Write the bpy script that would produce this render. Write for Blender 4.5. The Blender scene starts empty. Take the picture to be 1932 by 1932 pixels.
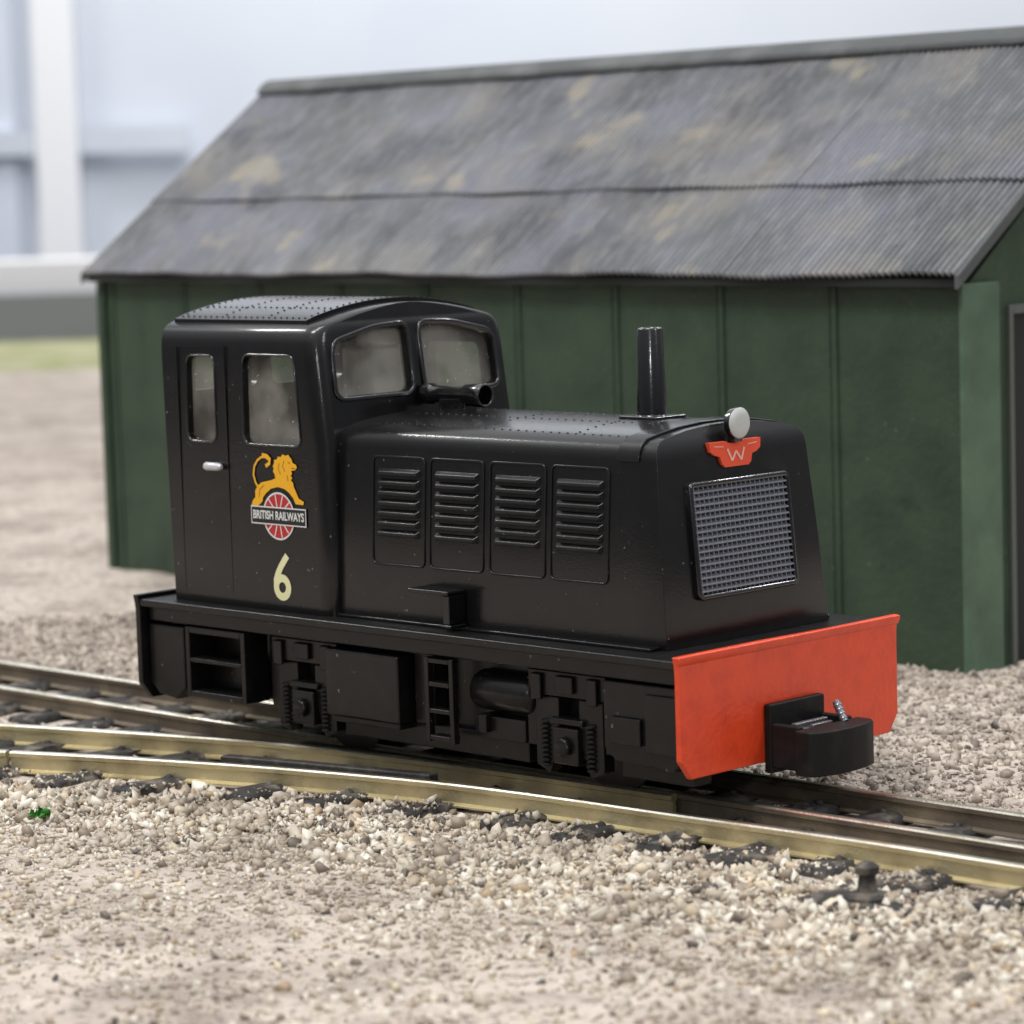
import bpy, bmesh, math, numpy as np, random
from mathutils import Vector, Matrix
from mathutils.geometry import tessellate_polygon
random.seed(4); rng=np.random.default_rng(7)
scene=bpy.context.scene; COL=scene.collection

# ---------------------------------------------------------------- materials
def mat(name,base,rough=.5,metal=0,spec=.5,bump=None,noise=None,coat=0,bumpscale=40,bd=.02,dust=None,coatr=.1):
    m=bpy.data.materials.new(name);m.use_nodes=True;nt=m.node_tree;b=nt.nodes['Principled BSDF']
    b.inputs['Base Color'].default_value=(*base,1);b.inputs['Roughness'].default_value=rough
    b.inputs['Metallic'].default_value=metal;b.inputs['Specular IOR Level'].default_value=spec
    b.inputs['Coat Weight'].default_value=coat;b.inputs['Coat Roughness'].default_value=coatr
    tc=nt.nodes.new('ShaderNodeTexCoord');col=None
    def nz(sc,det,lo,hi,o=1):
        n=nt.nodes.new('ShaderNodeTexNoise');n.inputs['Scale'].default_value=sc;n.inputs['Detail'].default_value=det
        nt.links.new(tc.outputs['Object'],n.inputs['Vector'])
        r=nt.nodes.new('ShaderNodeMapRange');r.inputs[1].default_value=lo;r.inputs[2].default_value=hi;r.inputs[4].default_value=o
        nt.links.new(n.outputs['Fac'],r.inputs[0]);return r.outputs[0]
    def mix(f,a,c):
        mx=nt.nodes.new('ShaderNodeMix');mx.data_type='RGBA';nt.links.new(f,mx.inputs[0])
        if isinstance(a,tuple): mx.inputs[6].default_value=(*a,1)
        else: nt.links.new(a,mx.inputs[6])
        mx.inputs[7].default_value=(*c,1);return mx.outputs[2]
    if noise: col=mix(nz(noise[0],8,noise[2],noise[3]),base,noise[1])
    if dust:
        sc,c2,lo=dust;col=mix(nz(sc,2,lo,lo+.03,.7),col or base,c2)
        col=mix(nz(2.5,7,.62,.75,.4),col,(.016,.015,.014))
    if col: nt.links.new(col,b.inputs['Base Color'])
    if bump:
        n=nt.nodes.new('ShaderNodeTexNoise');n.inputs['Scale'].default_value=bumpscale;n.inputs['Detail'].default_value=6
        nt.links.new(tc.outputs['Object'],n.inputs['Vector'])
        bp=nt.nodes.new('ShaderNodeBump');bp.inputs['Strength'].default_value=bump;bp.inputs['Distance'].default_value=bd
        nt.links.new(n.outputs['Fac'],bp.inputs['Height']);nt.links.new(bp.outputs[0],b.inputs['Normal'])
        if coat: nt.links.new(bp.outputs[0],b.inputs['Coat Normal'])
    return m
BLACK=mat('black_paint',(.003,.003,.0035),.36,spec=.22,bump=.35,bumpscale=60,bd=.003,noise=(9,(.006,.0058,.0058),.55,.75),coat=.6,coatr=.09,dust=(17,(.22,.21,.20),.735))
FRAME=mat('black_frame_plastic',(.0045,.004,.004),.42,spec=.25,bump=.3,bumpscale=45,bd=.005,noise=(6,(.011,.009,.0085),.5,.75),coat=.3,coatr=.15,dust=(15,(.20,.18,.16),.73))
MATT=mat('matt_black_plastic',(.006,.0058,.0058),.55,spec=.25,bump=.4,bumpscale=30,bd=.008,noise=(6,(.014,.013,.012),.5,.75))
GLOSS=mat('gloss_black',(.004,.004,.005),.22,spec=.5,bump=.3,bumpscale=30,bd=.004,coat=.9,coatr=.08)
GRILLE=mat('grille_grey',(.26,.268,.31),.34,metal=.5,spec=.8,bump=.4,bumpscale=50,bd=.012)
RED=mat('red_paint',(.74,.060,.013),.42,bump=.3,bumpscale=18,noise=(5,(.62,.045,.012),.45,.75),coat=.2)
BADGE=mat('badge_red',(.72,.08,.03),.4)
PINK=mat('badge_mark',(.80,.42,.35),.4)
SILVER=mat('silver_paint',(.62,.62,.64),.3,metal=.3)
STEEL=mat('dull_steel',(.25,.25,.27),.35,metal=.8)
LAMP=mat('lamp_white',(.50,.52,.50),.25,bump=.2)
ORANGE=mat('decal_orange',(.84,.42,.010),.5)
CREAM=mat('decal_cream',(.78,.75,.43),.5)
WHITE=mat('decal_white',(.70,.70,.68),.5)
DRED=mat('decal_red',(.46,.02,.02),.5)
DBLK=mat('decal_black',(.01,.01,.01),.5)
BROWN=mat('decal_brown',(.35,.12,.01),.5)
INTER=mat('cab_interior',(.20,.145,.125),.6)
PALE=mat('cab_seat_grey',(.58,.56,.50),.6)
RAILT=mat('rail_top',(.92,.88,.76),.34,metal=1,bump=.2,noise=(3,(.66,.60,.47),.45,.7))
RAILS=mat('rail_side',(.74,.65,.40),.33,metal=.75,bump=.3,noise=(2.2,(.42,.35,.21),.45,.72))
RAILD=mat('rail_side_dull',(.16,.13,.10),.5,metal=.5,bump=.4,noise=(2.2,(.30,.25,.17),.45,.72))
SLEEP=mat('sleeper_plastic',(.024,.022,.021),.75,bump=1,bumpscale=9,bd=.05,noise=(5,(.16,.135,.11),.50,.68))
PLATE=mat('frog_plate',(.03,.028,.026),.55,bump=.5,noise=(8,(.08,.07,.06),.5,.75))
WHEEL=mat('wheel_metal',(.06,.055,.05),.4,metal=.9)
GREEN=mat('shed_green',(.041,.066,.040),.5,spec=.3,bump=.7,bumpscale=8,noise=(1.3,(.027,.046,.030),.4,.7),dust=(12,(.10,.13,.10),.70))
GTRIM=mat('shed_green_trim',(.085,.145,.092),.5,bump=.6,bumpscale=8,noise=(1.6,(.055,.10,.064),.4,.7))
DGREY=mat('door_grey',(.10,.11,.10),.6,bump=.4)
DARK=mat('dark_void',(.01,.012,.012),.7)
RIDGE=mat('ridge_grey',(.07,.076,.078),.6,bump=.8,bumpscale=6,noise=(1.5,(.13,.135,.135),.45,.7))
MOSS=mat('moss_green',(.03,.2,.02),.6)
BWALL=mat('wall_white',(.78,.81,.86),.7,noise=(.05,(.70,.74,.82),.4,.65))
BPOST=mat('post_white',(.90,.91,.93),.6)
BRAIL=mat('rail_grey',(.60,.64,.71),.7,noise=(.1,(.68,.72,.79),.4,.7))
BPANEL=mat('panel_grey',(.62,.67,.77),.7,noise=(.08,(.72,.76,.84),.4,.7))
BGREY=mat('fascia_grey',(.20,.21,.23),.7)
BLEDGE=mat('ledge_white',(.80,.79,.79),.6)
GRASS=mat('grass_green',(.22,.24,.09),.9,noise=(.6,(.36,.34,.22),.4,.6))

def glass():
    m=bpy.data.materials.new('window_glass');m.use_nodes=True;nt=m.node_tree;nt.nodes.clear()
    o=nt.nodes.new('ShaderNodeOutputMaterial')
    tr=nt.nodes.new('ShaderNodeBsdfTransparent');tr.inputs[0].default_value=(.95,.95,.93,1)
    p=nt.nodes.new('ShaderNodeBsdfPrincipled');p.inputs['Roughness'].default_value=.08;p.inputs['Base Color'].default_value=(.58,.55,.49,1)
    tc=nt.nodes.new('ShaderNodeTexCoord')
    n=nt.nodes.new('ShaderNodeTexNoise');n.inputs['Scale'].default_value=1.8;n.inputs['Detail'].default_value=3
    nt.links.new(tc.outputs['Object'],n.inputs['Vector'])
    r=nt.nodes.new('ShaderNodeMapRange');r.inputs[1].default_value=.40;r.inputs[2].default_value=.62;r.inputs[3].default_value=.12;r.inputs[4].default_value=.36
    nt.links.new(n.outputs[0],r.inputs[0])
    n2=nt.nodes.new('ShaderNodeTexNoise');n2.inputs['Scale'].default_value=22;n2.inputs['Detail'].default_value=3
    nt.links.new(tc.outputs['Object'],n2.inputs['Vector'])
    r2=nt.nodes.new('ShaderNodeMapRange');r2.inputs[1].default_value=.69;r2.inputs[2].default_value=.74;r2.inputs[3].default_value=0;r2.inputs[4].default_value=.9
    nt.links.new(n2.outputs[0],r2.inputs[0])
    ad=nt.nodes.new('ShaderNodeMath');ad.operation='MAXIMUM';nt.links.new(r.outputs[0],ad.inputs[0]);nt.links.new(r2.outputs[0],ad.inputs[1])
    mx=nt.nodes.new('ShaderNodeMixShader');nt.links.new(ad.outputs[0],mx.inputs[0])
    nt.links.new(tr.outputs[0],mx.inputs[1]);nt.links.new(p.outputs[0],mx.inputs[2]);nt.links.new(mx.outputs[0],o.inputs[0])
    return m
GLASS=glass()

# ---------------------------------------------------------------- mesh builder
class B:
    def __init__(s): s.v=[];s.f=[];s.m=[]
    def add(s,vs,fs,mi=0):
        o=len(s.v);s.v+=[tuple(map(float,p)) for p in vs];s.f+=[tuple(i+o for i in f) for f in fs];s.m+=[mi]*len(fs);return s
    def box(s,x0,x1,y0,y1,z0,z1,mi=0):
        vs=[(x0,y0,z0),(x1,y0,z0),(x1,y1,z0),(x0,y1,z0),(x0,y0,z1),(x1,y0,z1),(x1,y1,z1),(x0,y1,z1)]
        return s.add(vs,[(0,3,2,1),(4,5,6,7),(0,1,5,4),(1,2,6,5),(2,3,7,6),(3,0,4,7)],mi)
    def prism(s,pts,axis,a,b,mi=0):
        def P(p,t): return {'x':(t,p[0],p[1]),'y':(p[0],t,p[1]),'z':(p[0],p[1],t)}[axis]
        n=len(pts);vs=[P(p,a) for p in pts]+[P(p,b) for p in pts]
        fs=[tuple(range(n))[::-1],tuple(range(n,2*n))]+[(i,(i+1)%n,n+(i+1)%n,n+i) for i in range(n)]
        return s.add(vs,fs,mi)
    def tube(s,prof,c,axis='z',n=24,mi=0):
        vs=[];fs=[]
        for t,r in prof:
            for k in range(n):
                a=2*math.pi*k/n;u,w=r*math.cos(a),r*math.sin(a)
                vs.append({'z':(c[0]+u,c[1]+w,c[2]+t),'x':(c[0]+t,c[1]+u,c[2]+w),'y':(c[0]+u,c[1]+t,c[2]+w)}[axis])
        for j in range(len(prof)-1):
            for k in range(n):
                a=j*n+k;b=j*n+(k+1)%n;fs.append((a,b,b+n,a+n))
        fs.append(tuple(range(n))[::-1]);fs.append(tuple(range((len(prof)-1)*n,len(prof)*n)))
        return s.add(vs,fs,mi)
    def dome(s,c,r,h=None):
        h=h or r*.7;vs=[];fs=[];n=8
        for (rr,t) in ((1,0),(.75,.65),(.3,.95)):
            for k in range(n):
                a=2*math.pi*k/n;vs.append((c[0]+r*rr*math.cos(a),c[1]+r*rr*math.sin(a),c[2]+h*t))
        for j in range(2):
            for k in range(n): fs.append((j*n+k,j*n+(k+1)%n,(j+1)*n+(k+1)%n,(j+1)*n+k))
        fs.append(tuple(range(2*n,3*n)))
        return s.add(vs,fs)
def obj(name,b,mats,parent=None,bevel=0,smooth=35,seg=2,label=None,recalc=True):
    me=bpy.data.meshes.new(name);me.from_pydata(b.v,[],b.f)
    if not isinstance(mats,(list,tuple)): mats=[mats]
    for m in mats: me.materials.append(m)
    if len(mats)>1: me.polygons.foreach_set('material_index',b.m)
    if recalc:
        bm=bmesh.new();bm.from_mesh(me);bmesh.ops.recalc_face_normals(bm,faces=bm.faces);bm.to_mesh(me);bm.free()
    if smooth:
        me.polygons.foreach_set('use_smooth',[True]*len(me.polygons));me.set_sharp_from_angle(angle=math.radians(smooth))
    me.update()
    o=bpy.data.objects.new(name,me);COL.objects.link(o)
    if parent: o.parent=parent
    if bevel:
        md=o.modifiers.new('bevel','BEVEL');md.width=bevel;md.segments=seg;md.limit_method='ANGLE';md.angle_limit=math.radians(35);md.harden_normals=True
    if label: o['label']=label
    return o
def bake_join(o,b):
    dg=bpy.context.evaluated_depsgraph_get();me=bpy.data.meshes.new_from_object(o.evaluated_get(dg));o.modifiers.clear();o.data=me
    if b:
        t=bpy.data.meshes.new('t');t.from_pydata(b.v,[],b.f);bm=bmesh.new();bm.from_mesh(me);bm.from_mesh(t);bm.to_mesh(me);bm.free()
    me.polygons.foreach_set('use_smooth',[True]*len(me.polygons));me.set_sharp_from_angle(angle=math.radians(35))
def empty(name,loc=(0,0,0),rz=0,label='',cat=''):
    e=bpy.data.objects.new(name,None);COL.objects.link(e);e.location=loc;e.rotation_euler[2]=rz;e.empty_display_size=.3
    e['label']=label;e['category']=cat;return e
def rrect(x0,x1,z0,z1,r,n=4):
    o=[]
    for cx,cz,a0 in ((x1-r,z0+r,-90),(x1-r,z1-r,0),(x0+r,z1-r,90),(x0+r,z0+r,180)):
        for k in range(n+1):
            a=math.radians(a0+90*k/n);o.append((cx+r*math.cos(a),cz+r*math.sin(a)))
    return o
def rpoly(pts,r,n=4):
    o=[];N=len(pts)
    for i in range(N):
        p=Vector(pts[i]);a=(Vector(pts[i-1])-p).normalized();c=(Vector(pts[(i+1)%N])-p).normalized()
        p0=p+a*r;p1=p+c*r
        for k in range(n+1):
            t=k/n;q=p0*(1-t)**2+p*2*t*(1-t)+p1*t*t;o.append((q.x,q.y))
    return o
def offs(pts,d):
    N=len(pts);o=[]
    for i in range(N):
        a=Vector(pts[i-1]);c=Vector(pts[(i+1)%N]);t=(c-a);t.normalize();o.append((pts[i][0]+t.y*d,pts[i][1]-t.x*d))
    return o
def ring(b,inner,outer,f0,f1,mi=0):
    n=len(inner);vs=[f0(p) for p in inner]+[f0(p) for p in outer]+[f1(p) for p in inner]+[f1(p) for p in outer];fs=[]
    for i in range(n):
        j=(i+1)%n
        fs+=[(2*n+i,2*n+j,3*n+j,3*n+i),(i,j,2*n+j,2*n+i),(n+i,3*n+i,3*n+j,n+j),(i,n+i,n+j,j)]
    b.add(vs,fs,mi)
def boolean(o,cutters):
    for c in cutters:
        md=o.modifiers.new('cut','BOOLEAN');md.operation='DIFFERENCE';md.object=c;md.solver='EXACT'
    dg=bpy.context.evaluated_depsgraph_get();me=bpy.data.meshes.new_from_object(o.evaluated_get(dg))
    o.modifiers.clear();o.data=me
    for c in cutters: bpy.data.objects.remove(c)
    me.polygons.foreach_set('use_smooth',[True]*len(me.polygons));me.set_sharp_from_angle(angle=math.radians(32))
def textmesh(s,size,bold=0,sx=1):
    cu=bpy.data.curves.new('t','FONT');cu.body=s;cu.size=size;cu.align_x='CENTER';cu.align_y='CENTER';cu.offset=bold;cu.resolution_u=6
    t=bpy.data.objects.new('t',cu);COL.objects.link(t);dg=bpy.context.evaluated_depsgraph_get()
    me=bpy.data.meshes.new_from_object(t.evaluated_get(dg))
    vs=[(v.co.x*sx,v.co.y) for v in me.vertices];fs=[tuple(p.vertices) for p in me.polygons]
    bpy.data.objects.remove(t);bpy.data.meshes.remove(me);return vs,fs

# ================================================================ LOCOMOTIVE
OX=3.5
loco=empty('model_locomotive',(OX,0,0),label='black model diesel locomotive with red buffer beam on the rails',cat='model train')
class LB(B):
    def add(s,vs,fs,mi=0): return B.add(s,[(p[0]-OX,p[1],p[2]) for p in vs],fs,mi)
ZF=1.33
b=LB();b.box(0.0,7.0,-1.45,1.43,ZF-.075,ZF);b.box(.03,6.97,-1.36,1.36,ZF-.22,ZF-.076)
b.box(.03,6.97,-1.05,1.05,.42,ZF-.221)
foot=obj('footplate',b,FRAME,loco,.018)
# ---- cab
RC,RK=4.17,.13
def xf(z): return 2.63-.02*max(0,z-ZF)/1.5-max(0,z-2.9)*.12
def xr_(z): return .30-.10*(z-ZF)/2.7
def cabsec(ins=0):
    pts=[(1.264-ins,ZF+(.12 if ins else 0)),(1.262-ins,2.0),(1.255-ins,2.9),(1.247-ins,3.7),(1.238-ins,3.84),(1.215-ins,3.93),(1.17-ins,3.985),(1.10-ins,4.015)]
    for y in (1.0,.8,.6,.4,.2,.02): pts.append((y*(1-ins/1.2),RC-RK*y*y))
    if ins: pts=[(y,z-ins if z>3.9 else z) for y,z in pts]
    return pts
def cabsolid(ins):
    s=cabsec(ins);vs=[];fs=[];n=len(s)
    arc=[(.17*(1-math.sin(t)),.15*(1-math.cos(t))) for t in np.linspace(0,math.pi/2,6)]
    m=4+2*len(arc)
    for (y,z) in s:
        xr=xr_(z)+ins;x1=xf(z)-ins;k=min(1,y/.5);d=.05*k
        row=[(xr,-(y-d),z),(xr,(y-d),z),(xr+d,y,z)]
        row+=[(x1-a*k,y-c*k,z) for a,c in arc]
        row+=[(x1-a*k,-(y-c*k),z) for a,c in arc[::-1]]
        row+=[(xr+d,-y,z)]
        vs+=row
    for i in range(n-1):
        for j in range(m):
            a=i*m+j;c=i*m+(j+1)%m;fs.append((a,c,c+m,a+m))
    fs+=[tuple(range(m))[::-1],tuple(range((n-1)*m,n*m))]
    return LB().add(vs,fs)
cab=obj('cab',cabsolid(0),[BLACK],loco)
md=cab.modifiers.new('bv','BEVEL');md.width=.065;md.segments=4;md.limit_method='ANGLE';md.angle_limit=math.radians(55)
W1=rrect(.64,1.04,2.90,3.70,.07)
W2=rpoly([(1.47,2.90),(2.26,2.90),(2.18,3.72),(1.47,3.72)],.08)
FWl=rpoly([(-1.04,3.34),(-.09,3.34),(-.09,3.965),(-.5,3.945),(-1.02,3.83)],.10)
FWr=[(-y,z) for y,z in FWl][::-1]
cuts=[]
c=obj('c',cabsolid(.1),INTER);c.parent=loco;cuts.append(c)
for w in (W1,W2):
    c=obj('c',LB().prism(w,'y',-2,2),INTER,loco);cuts.append(c)
for w in (FWl,FWr):
    c=obj('c',LB().prism(w,'x',1.9,3.5),INTER,loco);cuts.append(c)
    c=obj('c',LB().prism(w,'x',-1,1.0),INTER,loco);cuts.append(c)
bpy.context.view_layer.update()
boolean(cab,cuts)
def window(name,outline,plane,fw=.035,m=None,h=.022):
    b=LB();n=len(outline);b.add([plane(p,-.06) for p in outline],[tuple(range(n))])
    w=obj(name,b,GLASS,cab,smooth=0,recalc=False)
    b=LB();ring(b,outline,offs(outline,fw),lambda p:plane(p,-.01),lambda p:plane(p,h))
    obj('window_frame',b,m or BLACK,w,.014,seg=3)
    return w
sgny=lambda z:1.264-.009*(z-ZF)/1.7 if z<3 else 1.255-.01*(z-3)/.7
for w in (W1,W2):
    window('side_window',w,lambda p,d:(p[0],-(sgny(p[1])+d),p[1]),fw=.022,m=GLOSS,h=.012)
    window('side_window',w,lambda p,d:(p[0],(sgny(p[1])+d),p[1]),fw=.022)
for w in (FWl,FWr):
    window('front_window',w,lambda p,d:(xf(p[1])+d-.01,p[0],p[1]),fw=.045,m=GLOSS,h=.038)
    window('rear_window',w,lambda p,d:(xr_(p[1])-d,p[0],p[1]),fw=.04)
b=LB();b.box(1.9,2.4,-1.0,1.0,1.5,2.9);b.box(.5,.9,-1.0,1.0,1.5,2.6)
obj('control_desk',b,INTER,cab,.03)
b=LB();b.tube([(0,.32),(1.25,.32)],(1.35,.55,2.45),'z',24)
obj('driver_seat',b,PALE,cab,.03)
def roofz(y): return RC-RK*y*y if abs(y)<=1 else RC-RK-(abs(y)-1)*.33
b=LB();ys=np.linspace(-1.1,1.1,23)
vs=[];x0,x1=.30,2.22
for y in ys:
    zz=roofz(y);vs+=[(x0,y,zz-.01),(x1,y,zz-.01),(x0,y,zz+.04),(x1,y,zz+.04)]
fs=[]
for i in range(len(ys)-1):
    a=4*i;c=a+4;fs+=[(a+2,a+3,c+3,c+2),(a,c,c+1,a+1),(a,a+2,c+2,c),(a+1,c+1,c+3,a+3)]
fs+=[(0,1,3,2),(4*22,4*22+2,4*22+3,4*22+1)];b.add(vs,fs)
for x in np.arange(.36,2.20,.085):
    for y in (-1.04,-.72,.72,1.04): b.dome((x,y,roofz(y)+.038),.0125,.012)
for y in np.arange(-.98,.99,.08):
    for x in (.36,.95,1.6,2.17): b.dome((x,y,roofz(y)+.038),.0125,.012)
obj('roof',b,BLACK,cab,smooth=30)
b=LB()
b.box(.50,.510,-1.266,-1.255,1.45,3.80);b.box(1.21,1.220,-1.266,-1.255,1.45,3.80)
b.box(.511,1.209,-1.265,-1.255,3.79,3.80)
door=obj('door',b,BLACK,cab)
b=LB();b.tube([(0,.03),(.02,.042),(.2,.038),(.24,.02)],(.93,-1.31,2.66),'x',12);b.tube([(0,.03),(.07,.03)],(.98,-1.33,2.66),'y',10)
obj('door_handle',b,SILVER,door)
# emblem
DY=-1.2655;DS=.3
b=LB();EX,EZ=1.93,2.23
def flat(pts,mi,d):
    yy=DY-.003-d*DS;b.add([(EX+u,yy,EZ+v) for u,v in pts],[tuple(range(len(pts)))],mi)
def disc(r,mi,d,n=40): flat([(r*math.cos(2*math.pi*k/n),r*math.sin(2*math.pi*k/n)) for k in range(n)],mi,d)
PX=lambda p:((p[0]-525)/128,(980+.09*(p[0]-525)-p[1])/197)
def polyfill(px,mi,d):
    bp=[PX(p) for p in px];tri=tessellate_polygon([[Vector((u,v,0)) for u,v in bp]])
    b.add([(EX+u,DY-.003-d*DS,EZ+v) for u,v in bp],[tuple(t) for t in tri],mi)
polyfill([(475,960),(478,950),(483,944),(483,932),(488,923),(495,917),(505,915),(514,913),(521,910),(520,902),(517,897),(519,892),(517,887),(520,882),(520,876),(525,875),(527,870),(532,871),(536,866),(541,869),(546,867),(549,872),(552,876),(553,882),(559,886),(561,891),(557,896),(550,897),(552,902),(549,906),(552,910),(549,914),(553,919),(554,927),(558,937),(562,948),(571,954),(570,960),(556,958),(552,947),(545,937),(537,930),(525,926),(512,929),(503,937),(497,945),(496,952),(488,960)],0,.002)
def stroke(pts,w,mi,d):
    P=[Vector(p) for p in pts];vs=[]
    for i,p in enumerate(P):
        t=(P[min(i+1,len(P)-1)]-P[max(i-1,0)]).normalized();nn=Vector((-t.y,t.x))*w/2
        vs+=[(EX+p.x+nn.x,DY-.003-d*DS,EZ+p.y+nn.y),(EX+p.x-nn.x,DY-.003-d*DS,EZ+p.y-nn.y)]
    b.add(vs,[(2*i,2*i+1,2*i+3,2*i+2) for i in range(len(P)-1)],mi)
stroke([PX(p) for p in [(490,928),(484,916),(481,902),(483,887),(489,876),(497,870),(504,870),(510,875)]],.022,0,.0034)
stroke([PX(p) for p in [(498,866),(507,868),(512,874),(511,882),(504,887)]],.036,0,.0048)
for px in ([(545,881),(549,883)],[(538,878),(535,888),(539,898)],[(529,882),(527,892),(531,903)],[(551,892),(557,893)],[(543,905),(544,916)],[(500,922),(492,930),(490,944)]):
    stroke([PX(p) for p in px],.010,4,.0062)
disc(.225,1,.008);disc(.208,2,.010)
for k in range(6):
    a=math.pi*k/6+.2
    stroke([(-.205*math.cos(a),-.205*math.sin(a)),(.205*math.cos(a),.205*math.sin(a))],.013,1,.014+k*.0008)
disc(.062,1,.020);disc(.048,2,.022)
flat([(-.39,-.085),(.39,-.085),(.39,.085),(-.39,.085)],1,.025)
flat([(-.38,-.073),(.38,-.073),(.38,.073),(-.38,.073)],3,.028)
tv,tf=textmesh('BRITISH RAILWAYS',.1,.0028,1)
wx=max(p[0] for p in tv)-min(p[0] for p in tv);k=.72/wx
b.add([(EX+p[0]*k,DY-.003-.031*DS,EZ+p[1]*1.1) for p in tv],tf,1)
obj('emblem',b,[ORANGE,WHITE,DRED,DBLK,BROWN],cab,smooth=0,recalc=False,label='lion and wheel crest with lettered banner')
# numeral 6: one continuous ribbon, from the top of the stem round the bowl
b=LB();path=[(.085,.205),(.035,.150),(-.010,.095),(-.052,.030),(-.082,-.035)]
for k in range(0,27):
    a=math.pi-.18+k*(2*math.pi)/26*1.0
    path.append((.086*math.cos(a)+.002,-.100+.088*math.sin(a)))
P6=[Vector(p) for p in path];vs=[]
for i,p in enumerate(P6):
    t=(P6[min(i+1,len(P6)-1)]-P6[max(i-1,0)]).normalized();nn=Vector((-t.y,t.x))*(.037 if i>2 else .034)
    dd=.0002*i
    vs+=[(1.94+p.x+nn.x,DY-.004-dd*.15,1.66+p.y+nn.y),(1.94+p.x-nn.x,DY-.004-dd*.15,1.66+p.y-nn.y)]
b.add(vs,[(2*i,2*i+1,2*i+3,2*i+2) for i in range(len(P6)-1)])
obj('number_decal',b,CREAM,cab,smooth=0,recalc=False,label='cream number six')

# ---- hood
XH0=2.5
def hoodsec(x):
    t=(x-2.7)/(6.5-2.7);wb=1.15-.085*t;wt=1.085-.11*t
    return [(wb,ZF),(wb*.5+wt*.5+.01,2.1),(wt,2.90),(wt-.010,2.97),(wt-.04,3.025),(wt-.10,3.065),(wt-.26,3.100),(wt*.5,3.135),(.2,3.158),(.02,3.162)]
def xfr(z): return 6.585-.092*(z-ZF)
def fx(z): return xfr(z)-(.0 if z<2.95 else (z-2.95)*.25)
xs=list(np.linspace(XH0,6.2,10))+[None]
b=LB();vs=[];fs=[]
n=len(hoodsec(3));rows=[]
for x in xs:
    r=[]
    for i in range(n):
        if x is None:
            y,z=hoodsec(6.45)[i];X=fx(z)
        else: y,z=hoodsec(x)[i];X=x
        r.append((X,y,z))
    rows.append([(X,-y,z) for X,y,z in r]+[(X,y,z) for X,y,z in r][::-1])
N=2*n
for r in rows: vs+=r
for j in range(len(rows)-1):
    for i in range(N-1): fs.append((j*N+i,j*N+i+1,(j+1)*N+i+1,(j+1)*N+i))
    fs.append((j*N+N-1,j*N,(j+1)*N,(j+1)*N+N-1))
for j in (0,len(rows)-1):
    for i in range(n-1): fs.append((j*N+i,j*N+i+1,j*N+N-2-i,j*N+N-1-i))
b.add(vs,fs)
hood=obj('engine_hood',b,BLACK,loco,smooth=40)
md=hood.modifiers.new('bv','BEVEL');md.width=.08;md.segments=5;md.limit_method='ANGLE';md.angle_limit=math.radians(48)
def hz(x,y):
    s=hoodsec(x)
    for i in range(n-1):
        if s[i+1][0]<=abs(y)<=s[i][0] and s[i][1]>2.9:
            t=(abs(y)-s[i][0])/(s[i+1][0]-s[i][0]);return s[i][1]*(1-t)+s[i+1][1]*t
    return 3.16
b=LB()
for y in (-.80,-.3,.3,.80):
    for x in np.arange(2.95,6.0,.1): b.dome((x,y,hz(x,y)-.003),.013,.012)
for x in (4.2,5.35):
    for y in np.arange(-.75,.76,.1): b.dome((x,y,hz(x,y)-.003),.013,.012)
bpy.context.view_layer.update();bake_join(hood,b)
# raised nose band wrapping over the front of the hood
b=LB();vs=[];fs=[];xa,xb=6.02,6.26
def band(x,o):
    s=hoodsec(x)[2:];L_=[]
    for i,(y,z) in enumerate(s):
        k=i/(len(s)-1);L_.append((x,y+o*(1-k),z+o*min(1,k*2.5+.1)))
    return [(X,-y,z) for X,y,z in L_]+[(X,y,z) for X,y,z in L_][::-1]
R0,R1,R2_,R3=band(xa,-.01),band(xa,.022),band(xb,.022),band(xb,-.01);M_=len(R0)
vs=R0+R1+R2_+R3
for j in range(3):
    for i in range(M_-1): fs.append((j*M_+i,j*M_+i+1,(j+1)*M_+i+1,(j+1)*M_+i))
for i in range(M_-1): fs.append((3*M_+i,3*M_+i+1,i+1,i))
fs+=[(0,M_,2*M_,3*M_),(M_-1,4*M_-1,3*M_-1,2*M_-1)]
b.add(vs,fs);obj('nose_band',b,BLACK,hood,.010,smooth=40,seg=2)
b=LB();b.box(2.60,6.50,-1.19,1.19,ZF+.001,ZF+.03)
obj('hood_skirt',b,BLACK,hood,.01)
def hy(x,z):
    s=hoodsec(min(x,6.5))
    for i in range(3):
        if s[i][1]<=z<=s[i+1][1]:
            t=(z-s[i][1])/(s[i+1][1]-s[i][1]);return s[i][0]*(1-t)+s[i+1][0]*t
    return s[2][0]
for sgn in (-1,1):
    for x0 in (3.07,3.80,4.54,5.27):
        x1=x0+.64;b=LB()
        out=rrect(x0,x1,1.86,2.82,.04)
        f=lambda d:(lambda p:(p[0],sgn*(hy(p[0],p[1])+d),p[1]))
        ring(b,out,offs(out,.02),f(-.01),f(.015))
        for k in range(7):
            z=2.10+k*.092
            A=x0+.05;Bx=x1-.05
            q=lambda x,zz,d:(x,sgn*(hy(x,zz)+d),zz)
            e=.03
            vs=[q(A,z,-.005),q(Bx,z,-.005),q(A+e,z+.014,.044),q(Bx-e,z+.014,.044),q(A+e,z+.042,.038),q(Bx-e,z+.042,.038),q(A,z+.074,-.005),q(Bx,z+.074,-.005)]
            b.add(vs,[(0,1,3,2),(2,3,5,4),(4,5,7,6),(0,2,4,6),(1,7,5,3),(0,6,7,1)])
        obj('louvre_panel',b,FRAME,hood,.009,seg=3)
b=LB();b.box(3.72,4.24,-1.34,-1.12,1.655,1.692);b.box(4.15,4.235,-1.32,-1.12,1.39,1.654)
b.box(4.13,4.26,-1.33,-1.12,ZF+.031,1.389)
obj('step_bracket',b,BLACK,hood,.012)
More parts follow.
